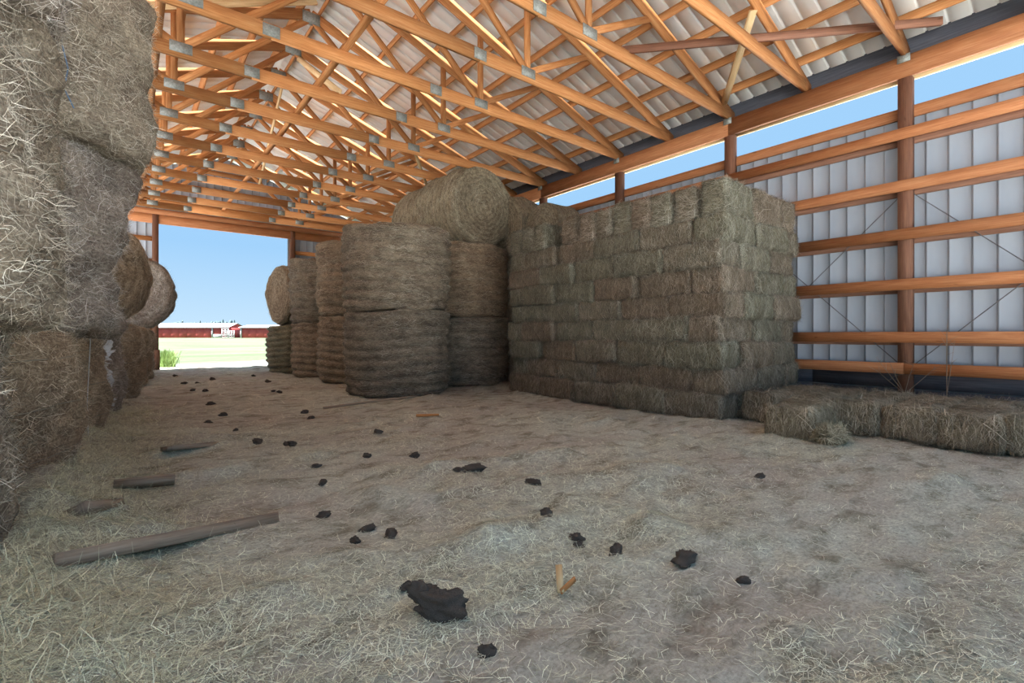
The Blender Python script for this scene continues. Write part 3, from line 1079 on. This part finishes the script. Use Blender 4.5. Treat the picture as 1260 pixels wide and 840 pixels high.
# ================================================================== LOOSE HAY ON THE FLOOR
def scatter(name, n, sampler, lo, hi, wlo, whi, lift_s, label, tint, dens=None):
    x, y = sampler(n)
    if dens is not None:
        keep = rng.random(len(x)) < dens(x, y)
        x, y = x[keep], y[keep]
    n = len(x)
    e = 0.03
    z = floor_z(x, y)
    gx = (floor_z(x + e, y) - z) / e
    gy = (floor_z(x, y + e) - z) / e
    N = np.stack([-gx, -gy, np.ones(n)], 1)
    N /= np.linalg.norm(N, axis=1, keepdims=True)
    a = rng.random(n) * 2 * math.pi
    T = np.stack([np.cos(a), np.sin(a), np.zeros(n)], 1)
    T = T - N * np.sum(T * N, 1)[:, None]
    L = rng.uniform(lo, hi, n)
    P = np.stack([x, y, z + 0.003 + rng.random(n) * 0.008], 1) - T * (L * 0.5)[:, None]
    rv = np.clip(rng.beta(2.6, 1.7, n) + 0.1, 0, 1)
    me = ribbons(P, T, N, L, rng.uniform(wlo, whi, n), rv, rng.normal(0.05, lift_s, n), rng.normal(0, 0.3, n), M['strand'], name)
    o = obj(name, me)
    o.color = (*tint, 1)
    tag(o, label, 'loose hay', kind='stuff')
    return o


def view_wedge(y0, y1, power=1.0):
    def f(n):
        # points in the wedge in front of the camera, denser near by
        d = y0 + (y1 - y0) * rng.random(n) ** power
        s = rng.uniform(-1.12, 1.12, n)
        fv, rv = fwd_right()
        x = fv.x * d + rv.x * d * s
        y = fv.y * d + rv.y * d * s
        ok = (x > -0.9) & (x < 8.1) & (y > -1.2) & (y < 18.5)
        return x[ok], y[ok]
    return f


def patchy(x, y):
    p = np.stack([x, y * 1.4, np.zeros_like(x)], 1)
    shade = np.clip((1.35 - np.abs(y - 6.5) / 3.5) * (x > 2.5), 0, 1)  # pale litter thinned where shade falls, darkening that floor
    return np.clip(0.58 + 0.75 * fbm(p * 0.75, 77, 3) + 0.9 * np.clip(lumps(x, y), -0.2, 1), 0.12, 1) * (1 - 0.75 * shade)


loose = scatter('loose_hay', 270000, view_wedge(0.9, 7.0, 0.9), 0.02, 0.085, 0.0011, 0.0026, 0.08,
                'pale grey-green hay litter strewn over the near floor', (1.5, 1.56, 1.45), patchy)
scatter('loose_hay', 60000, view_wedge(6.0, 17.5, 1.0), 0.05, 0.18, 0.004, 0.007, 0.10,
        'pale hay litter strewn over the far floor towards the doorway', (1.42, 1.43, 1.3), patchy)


def left_feet(n):
    y = 1.2 + 8.0 * rng.random(n) ** 1.3
    x = -0.45 + np.abs(rng.normal(0, 0.33, n)) + 0.02 * y
    return x, y


scatter('loose_hay', 42000, left_feet, 0.04, 0.14, 0.0012, 0.0026, 0.25,
        'shaggy heap of fallen hay along the feet of the left bales', (1.36, 1.40, 1.2))


# ================================================================== THINGS LYING ON THE FLOOR
def lump_mesh(seed, mat, name, sx=1.0, sy=0.7, sz=0.55, n=14, m=9, rough=0.38):
    V, Fc = [], []
    for j in range(m + 1):
        th = math.pi * j / m
        for i in range(n):
            ph = 2 * math.pi * i / n
            V.append((math.sin(th) * math.cos(ph), math.sin(th) * math.sin(ph), math.cos(th)))
    V = np.array(V)
    d = 1 + rough * fbm(V * 1.7, seed, 3)
    d = d + (0.18 * fbm(V * 5.5, seed + 9, 3) + 0.10 * vnoise(V * 17, seed + 4)) * (name == 'dung_clod')
    V = V * d[:, None] * np.array([[sx, sy, sz]])
    for j in range(m):
        for i in range(n):
            Fc.append((j * n + i, (j + 1) * n + i, (j + 1) * n + (i + 1) % n, j * n + (i + 1) % n))
    return mesh_np(name, V, Fc, mat, smooth=False)


CLOD = [lump_mesh(200 + k, M['dung'], 'dung_clod', 1.0, 0.75, 0.6, 24, 14) for k in range(5)]


def clod(u, v, size, label, group='small dung clods on the floor', k=None, stretch=1.0):
    p = at_floor(u, v)
    o = obj('dung_clod', CLOD[k if k is not None else random.randrange(5)])
    o.location = p + Vector((0, 0, size * 0.15))
    size *= 0.72
    o.scale = (size * stretch, size, size)
    o.rotation_euler = (random.gauss(0, 0.2), random.gauss(0, 0.2), random.random() * 6.28)
    tag(o, label, 'dung', group)
    return o


SPOTS = []
big = lump_mesh(300, M['dung'], 'dung_clod', 1.0, 0.6, 0.55, 44, 26, 0.5)
p = at_floor(540, 757)
o = obj('dung_clod', big)
o.location = p + Vector((0, 0, 0.045))
o.scale = (0.10, 0.08, 0.085)
o.rotation_euler = (0.1, 0.12, -0.85)
tag(o, 'largest dark dung clod on the near floor, left of the broken wood', 'dung')
o = obj('clump', CLOD[2], o)
o.location = (-0.75, 0.1, 0.35)
o.scale = (0.5, 0.55, 0.7)
clod(598, 803, 0.045, 'upright dark dung clod just below the largest clod', None, 1)
clod(842, 690, 0.075, 'flat dark dung patch right of the broken wood', None, 3, 1.5)
clod(915, 716, 0.042, 'small upright dung clod alone on the right foreground', None, 0)
clod(580, 579, 0.085, 'long dark dung clod before the low ridge in mid floor', None, 2, 1.5)
clod(656, 595, 0.06, 'oval dung clod right of the long dark clod', None, 4, 1.5)
clod(532, 728, 0.04, 'dark lump just behind the largest dung clod', None, 3)
for (u, v, s) in ((360, 548, .075), (352, 547, .05), (318, 545, .07), (389, 575, .055), (397, 595, .05), (398, 636, .06), (452, 652, .05), (481, 660, .06), (437, 667, .045),
                  (710, 663, .05), (713, 672, .035), (757, 680, .05), (274, 511, .07), (256, 520, .055), (259, 498, .09), (375, 508, .08), (382, 515, .06), (253, 481, .07),
                  (237, 481, .08), (243, 472, .07), (226, 472, .07), (262, 467, .09), (344, 483, .07), (336, 482, .06), (466, 533, .07), (452, 562, .06), (510, 562, .07),
                  (566, 580, .05), (500, 724, .045), (312, 463, .09), (330, 470, .09), (216, 463, .08), (290, 530, .05), (672, 634, .06), (935, 587, .05)):
    SPOTS.append((u, v, s))
ZONES = [('by the open doorway', lambda u, v: v < 474), ('in the alley short of the doorway', lambda u, v: v < 500), ('in the alley beside the front round column', lambda u, v: v < 525),
         ('near the left bales', lambda u, v: u < 405 and v < 600), ('before the front round column', lambda u, v: v < 600),
         ('on the near left floor', lambda u, v: u < 540), ('on the near right floor', lambda u, v: True)]
for zi, (zn, zf) in enumerate(ZONES):
    mine = sorted(q for q in SPOTS if next(i for i, z_ in enumerate(ZONES) if z_[1](q[0], q[1])) == zi)
    for i, (u, v, s) in enumerate(mine):
        clod(u, v, s, 'small dark dung clod %s, %s from the left' % (zn, ORD[i]), stretch=random.uniform(0.9, 1.5))


# half-buried planks along the left
def plank(u0, v0, u1, v1, w, t, label, mat, lift=0.02, roll=0.0):
    a, b_ = at_floor(u0, v0), at_floor(u1, v1)
    a.z += lift
    b_.z += lift * 0.3
    up = Vector((0, 0, 1))
    side = (b_ - a).cross(up).normalized()
    me = board_mesh(a, b_, w, t, (side * math.cos(roll) + up * math.sin(roll)), mat, 'plank')
    tag(obj('plank', me), label, 'plank', 'old planks sunk in the floor')


plank(62, 690, 335, 638, 0.13, 0.06, 'long weathered plank half sunk in the hay at the left foreground', M['timber_grey'], -0.008, 0.4)
plank(90, 636, 140, 626, 0.12, 0.05, 'short plank end poking out of the left hay heap', M['timber_grey'], 0.03, 0.5)
plank(205, 556, 270, 547, 0.14, 0.04, 'grey plank level with the floor near the left bales', M['timber_grey'], 0.03, 0.2)
plank(140, 600, 215, 590, 0.10, 0.05, 'dark plank edge in the ridge beside the second left column', M['timber_grey'], 0.015, 0.6)

# broken pale wood
p = at_floor(690, 737)
wd = empty('broken_wood', p + Vector((0, 0, 0.02)))
tag(wd, 'pale splintered wood offcut with an orange-brown sliver on the near floor', 'wood scrap')
board('splinter', (0.0, 0, 0.01), (0.085, 0.10, 0.06), 0.03, 0.012, (1, -0.8, 0.2), M['timber_pale'], wd)
board('splinter', (0.0, 0, 0.01), (0.085, 0.0, 0.04), 0.022, 0.008, (0, 0, 1), M['timber'], wd)
# thin pole
a, b_ = at(398, 506), at(512, 491)
a.z = b_.z = 0.05
tag(obj('stick', tube_mesh([a, (a + b_) / 2 + Vector((0, 0.03, 0)), b_], [0.018, 0.02, 0.014], M['timber_grey'], 6, 'stick')), 'long thin stick on the floor before the front round column', 'stick')
a, b_ = at(512, 514), at(540, 513)
a.z = b_.z = 0.03
tag(obj('stick', tube_mesh([a, b_], [0.02, 0.016], M['timber'], 6, 'stick')), 'short orange stick on the shaded floor before the round columns', 'stick')

# tuft fallen off the pulled-out bale
p = at_floor(1022, 543)
tf = obj('hay_tuft', lump_mesh(411, M['hay_square'], 'hay_tuft', 0.22, 0.15, 0.10, 24, 14, 0.3))
tf.location = p + Vector((0, 0, 0.04))
tf.color = (1.05, 0.98, 0.82, 1)
tag(tf, 'flat tuft of hay fallen in front of the pulled-out square bale', 'hay')
n = 1500
th = rng.random(n) * 2 * math.pi
rr = np.sqrt(rng.random(n))
P = np.stack([0.22 * rr * np.cos(th), 0.15 * rr * np.sin(th), 0.10 * np.sqrt(np.clip(1 - rr ** 2, 0, 1))], 1)
N = np.stack([P[:, 0], P[:, 1] * 1.5, np.full(n, 0.12)], 1)
N /= np.linalg.norm(N, axis=1, keepdims=True)
T = rng.normal(0, 1, (n, 3))
T = T - N * np.sum(T * N, 1)[:, None]
st = obj('loose_stalks', ribbons(P, T, N, rng.uniform(.05, .14, n), rng.uniform(.0025, .0045, n), rng.beta(2.4, 1.6, n), np.abs(rng.normal(0, .2, n)), rng.normal(0, .3, n), M['strand']), tf)
st['kind'] = 'stuff'
st.color = (1.05, 0.98, 0.82, 1)

# strings on the left bales
f, r = fwd_right()
a = at(109, 548, 0.02)
tag(obj('baling_string', tube_mesh([a, a + Vector((-0.01, 0, 0.4)), a + Vector((0.015, 0.0, 1.05))], 0.004, M['net'], 5, 'baling_string')), 'pale string hanging straight down the third left column', 'string')

# blue twine loose on the second left column, torn white net wrap, dry weeds by the wall
for ob_ in list(COL.objects):
    lb = ob_.get('label', '')
    if lb.startswith('topmost bale of the second left column'):
        Q = [(-0.36, 4.60, 3.1), (-0.33, 4.595, 2.95), (-0.35, 4.585, 2.8), (-0.30, 4.60, 2.68)]
        t = obj('twine', tube_mesh(Q, 0.005, M['twine_blue'], 5, 'twine'), ob_)
        t['label'] = 'loose blue twine'
        t.matrix_parent_inverse = (Matrix.Translation(ob_.location) @ ob_.rotation_euler.to_matrix().to_4x4() @ Matrix.Diagonal((*ob_.scale, 1))).inverted()
    if lb.startswith('low bale with torn white net'):
        n_ = 26
        V, Fc = [], []
        for k in range(n_):
            z_ = 1.02 - 0.86 * k / (n_ - 1)
            for j, an in enumerate((-41, -38, -35, -32)):
                a_ = math.radians(an + 3.0 * math.sin(k * 0.5) + 1.6 * math.sin(k * 1.3 + j))
                rr = 1.00 + 0.025 * math.sin(k * 1.7 + j * 2.1) + 0.06 * (k > n_ - 5)
                V.append((-1.02 + rr * math.cos(a_), 8.8 + rr * math.sin(a_), z_ + 0.01 * math.sin(j * 2 + k * 0.3)))
        for k in range(n_ - 1):
            for j in range(3):
                if j == 1 or (k + j) % 5:
                    Fc.append((k * 4 + j, k * 4 + j + 1, k * 4 + 5 + j, k * 4 + 4 + j))
        t = obj('net_wrap', mesh_np('net_wrap', V, Fc, M['net'], smooth=True), ob_)
        t['label'] = 'torn white net wrap hanging down the bale'
        t.matrix_parent_inverse = (Matrix.Translation(ob_.location) @ ob_.rotation_euler.to_matrix().to_4x4() @ Matrix.Diagonal((*ob_.scale, 1))).inverted()


def weed(x, y, z, h, n_, label, spread):
    e = empty('dry_weed', (x, y, z))
    tag(e, label, 'weed')
    rr = random.Random(int(y * 100))
    for k in range(n_):
        dx, dy = rr.uniform(-spread, spread), rr.uniform(-spread, spread)
        hh = h * rr.uniform(0.6, 1)
        q = [Vector((0, 0, 0)), Vector((dx * 0.3, dy * 0.5, hh * 0.5)), Vector((dx * 0.35, dy, hh))]
        obj('stem', tube_mesh(q, [0.005, 0.004, 0.002], M['timber_grey'], 4, 'stem'), e)
        for j in range(3):
            p_ = q[1].lerp(q[2], rr.uniform(0, 1))
            obj('twig', tube_mesh([p_, p_ + Vector((rr.uniform(-.03, .03), rr.uniform(-.12, .12), rr.uniform(.02, .12)))], [0.003, 0.0015], M['timber_grey'], 4, 'twig'), e)


weed(8.08, 1.38, 0.30, 1.0, 3, 'tall dry weed standing before the right wall, camera side of the post', 0.1)
weed(8.08, 1.80, 0.30, 0.5, 5, 'low spreading dry weed at the foot of the wall post', 0.4)

# ================================================================== OUTSIDE
m, nt, b = nmat('pasture')
co = node(nt, 'ShaderNodeTexCoord').outputs['Object']
n1 = noise(nt, mapped(nt, co, (0.5, 1.6, 1)), 0.16, 6, 0.65)
n2 = noise(nt, co, 3.0, 4, 0.7)
s = mixc(nt, 'MIX', 0.3, n1, n2)
nt.links.new(ramp(nt, s, [(0.36, (0.155, 0.148, 0.112)), (0.48, (0.088, 0.103, 0.058)), (0.6, (0.055, 0.084, 0.034))]), b.inputs['Base Color'])
gx = np.array([-400, -40, -12, -3.6, -3.3, -1, 1, 3, 5, 8.6, 8.9, 12, 40, 400.0])
gy = np.array([-300, -40, -12, -5.2, -4.9, 20.1, 20.4, 24, 30, 40, 60, 100, 200, 420.0])
X, Y = np.meshgrid(gx, gy)
V = np.stack([X.ravel(), Y.ravel(), np.where((X.ravel() > -3.5) & (X.ravel() < 8.8) & (Y.ravel() > -5) & (Y.ravel() < 20.2), -0.4, -0.05)], 1)
i = np.arange(X.size).reshape(X.shape)
Fc = np.stack([i[:-1, :-1], i[:-1, 1:], i[1:, 1:], i[1:, :-1]], -1).reshape(-1, 4)
g = obj('ground', mesh_np('ground', V, Fc, m))
tag(g, 'flat pale green pasture outside the barn', kind='structure')

# pale crushed gravel yard; unseen sides and near end added to bounce light inside
m, nt, b = nmat('pale_bounce_gravel')
co = node(nt, 'ShaderNodeTexCoord').outputs['Object']
n1 = noise(nt, co, 9.0, 6, 0.75)
nt.links.new(ramp(nt, n1, [(0.3, (0.66, 0.66, 0.65)), (0.7, (0.83, 0.83, 0.82))]), b.inputs['Base Color'])
V, Fc = [], []


def quad_strip(pts_a, pts_b):
    b0 = len(V)
    for p_, q_ in zip(pts_a, pts_b):
        V.append((p_[0], p_[1], -0.035))
        V.append((q_[0], q_[1], -0.035))
    for k in range(len(pts_a) - 1):
        Fc.append((b0 + 2 * k, b0 + 2 * k + 2, b0 + 2 * k + 3, b0 + 2 * k + 1))


fx = np.linspace(-30, 30, 61)
fy = 22.8 + 0.16 * np.clip(fx - 1, 0, 20) + 1.1 * vnoise(np.stack([fx * 0.6, fx * 0, fx * 0], 1), 5) + 0.4 * vnoise(np.stack([fx * 2.1, fx * 0, fx * 0], 1), 6)
quad_strip([(a_, 20.2) for a_ in fx], list(zip(fx, fy)))
quad_strip([(-30, -30), (30, -30)], [(-30, -5.05), (30, -5.05)])
quad_strip([(-30, -5.05), (-30, 20.2)], [(-3.45, -5.05), (-3.45, 20.2)])
quad_strip([(8.75, -5.05), (8.75, 20.2)], [(30, -5.05), (30, 20.2)])
tag(obj('path', mesh_np('path', V, Fc, m)), 'pale sandy gravel yard outside the doorway, unseen sides added as light bounce', kind='structure')

M['red'] = plain('hazed_red_siding', (0.42, 0.08, 0.075), 0.6, 0.12, 0.4)  # red made pinker so the colour itself carries distance haze
M['white'] = plain('white_roof_sheet', (0.5, 0.52, 0.55), 0.5, 0.06, 0.3)
M['whitep'] = plain('white_paint', (0.45, 0.45, 0.45), 0.6, 0.05, 1)
M['green'] = plain('hazed_tree_leaves', (0.10, 0.145, 0.16), 0.9, 0.3, 0.5)  # leaf colour paled and shifted to blue in place of haze
M['bark'] = plain('bark', (0.12, 0.09, 0.07), 0.9)


def far(u, d):
    """ground point at forward distance d along photograph column u"""
    f, r = fwd_right()
    return f * d + r * ((u - U0) / F_PX * d) + Vector((0, 0, -0.05))


def shed(name, u0, u1, d, wall_h, roof_h, label):
    a, b_ = far(u0, d), far(u1, d)
    L = (b_ - a).length
    ax = (b_ - a).normalized()
    ang = math.atan2(ax.y, ax.x)
    e = empty(name, a, ang)
    dp = 11.0
    tag(e, label, 'shed')
    nb = max(2, int(L / 3))
    for k in range(nb):
        box('wall_panel', (L * k / nb + 0.004, 0, 0), (L * (k + 1) / nb - 0.004, 0.15, wall_h), M['red'], e)
    box('back_wall', (0, dp - 0.15, 0), (L, dp, wall_h), M['red'], e)
    for x in (0.0, L - 0.15):
        box('end_wall', (x, 0.15, 0), (x + 0.15, dp - 0.15, wall_h), M['red'], e)
    rm = wall_h + roof_h
    V = [(-0.5, -0.6, wall_h - 0.05), (L + 0.5, -0.6, wall_h - 0.05), (L + 0.5, dp / 2, rm), (-0.5, dp / 2, rm), (-0.5, dp + 0.6, wall_h - 0.05), (L + 0.5, dp + 0.6, wall_h - 0.05),
         (-0.5, -0.6, wall_h + 0.15), (L + 0.5, -0.6, wall_h + 0.15), (L + 0.5, dp / 2, rm + 0.2), (-0.5, dp / 2, rm + 0.2), (-0.5, dp + 0.6, wall_h + 0.15), (L + 0.5, dp + 0.6, wall_h + 0.15)]
    Fc = [(6, 7, 8, 9), (9, 8, 11, 10), (0, 3, 2, 1), (3, 4, 5, 2), (0, 1, 7, 6), (4, 10, 11, 5)]
    obj('roof', mesh_np('roof', V, Fc, M['white']), e)
    obj('gable', mesh_np('gable', [(0, 0, wall_h), (0, dp, wall_h), (0, dp / 2, rm), (0.15, 0, wall_h), (0.15, dp, wall_h), (0.15, dp / 2, rm)], [(0, 1, 2), (3, 5, 4)], M['red']), e)
    obj('gable', mesh_np('gable', [(L - .15, 0, wall_h), (L - .15, dp, wall_h), (L - .15, dp / 2, rm), (L, 0, wall_h), (L, dp, wall_h), (L, dp / 2, rm)], [(0, 1, 2), (3, 5, 4)], M['red']), e)
    return e, L


s1, L1 = shed('red_shed', 150, 281, 190, 4.0, 1.7, 'long red shed with a white roof across the pasture')
box('corner_post', (L1 * 0.845, -0.3, 0), (L1 * 0.845 + 0.5, 0.0, 4.2), M['whitep'], s1)
box('corner_post', (L1 - 0.5, -0.3, 0), (L1, 0.0, 4.2), M['whitep'], s1)
box('door', (L1 * 0.86, -0.2, 0), (L1 * 0.935, 0.0, 1.4), M['whitep'], s1)
s2, L2 = shed('red_shed', 296, 345, 185, 3.9, 0.9, 'shorter red shed right of the gap, beside the doorway bales')
box('corner_post', (0, -0.3, 0), (0.5, 0.0, 4.0), M['whitep'], s2)
box('corner_post', (L2 * 0.76, -0.3, 0), (L2 * 0.76 + 0.4, 0.0, 3.4), M['whitep'], s2)


def gate(u0, u1, d, h, n, label):
    a, b_ = far(u0, d), far(u1, d)
    L = (b_ - a).length
    ax = (b_ - a).normalized()
    e = empty('farm_gate', a, math.atan2(ax.y, ax.x))
    tag(e, label, 'gate')
    for k in range(n):
        z = 0.3 + (h - 0.3) * k / (n - 1)
        box('rail', (0, 0, z - 0.12), (L, 0.12, z + 0.12), M['whitep'], e)
    for x in (0, L / 2, L):
        box('post', (x - 0.15, 0, 0), (x + 0.15, 0.15, h + 0.2), M['whitep'], e)


gate(273, 281, 185, 3.4, 5, 'white rail gate at the end of the long red shed')
gate(282, 288, 184, 2.6, 4, 'pale rail gate in the gap between the red sheds')

CROWN = [lump_mesh(500 + k, M['green'], 'crown', 1, 1, 1.25, 16, 12, 0.45) for k in range(3)]
TRUNK = tube_mesh([(0, 0, 0), (0, 0, 1)], [0.06, 0.04], M['bark'], 6, 'trunk')
for (u, d, h) in ((214, 330, 9.6), (219, 332, 10.2), (224, 330, 9.4), (236, 340, 9.2), (240, 335, 9.3), (246, 338, 9.4), (253, 340, 9.2), (261, 325, 9.6), (265, 322, 10.2), (270, 324, 9.6), (274, 322, 9.8), (278, 320, 9.3), (284, 300, 9.6), (288, 298, 8.8), (290, 296, 6.2), (294, 300, 5.6)):
    tn = globals().get('tn', -1) + 1
    p = far(u, d)
    e = empty('tree', p)
    c = obj('crown', random.choice(CROWN), e)
    c.location = (0, 0, h * 0.6)
    c.scale = (h * 0.16, h * 0.16, h * 0.34)
    t = obj('trunk', TRUNK, e)
    t.scale = (h * 0.5, h * 0.5, h * 0.45)
    tag(e, 'distant haze-tinted blue-green tree behind the red sheds, %s counted from the left jamb' % ORD[tn], 'tree', 'distant trees behind the sheds')

# grass at the foot of the left jamb
M['grass'] = strand_mat('green_grass', [(0, (0.10, 0.17, 0.04)), (1, (0.22, 0.31, 0.09))])
n = 900
c = far(202, 16.0)
P = np.stack([c.x + rng.normal(0, 0.11, n) + 0.12, c.y + 1.2 + rng.normal(0, 0.4, n), np.full(n, -0.06)], 1)
T = np.stack([rng.normal(0, 0.25, n), rng.normal(0, 0.25, n), np.ones(n)], 1)
N = np.stack([rng.normal(0, 1, n), rng.normal(0, 1, n), np.zeros(n)], 1)
N /= np.linalg.norm(N, axis=1, keepdims=True)
gr = obj('grass', ribbons(P, T, N, rng.uniform(.3, .65, n), rng.uniform(.012, .02, n), rng.random(n), rng.normal(0, .2, n), rng.normal(0, .1, n), M['grass'], 'grass'))
tag(gr, 'bright green tuft of tall grass just outside the left jamb', 'grass', kind='stuff')
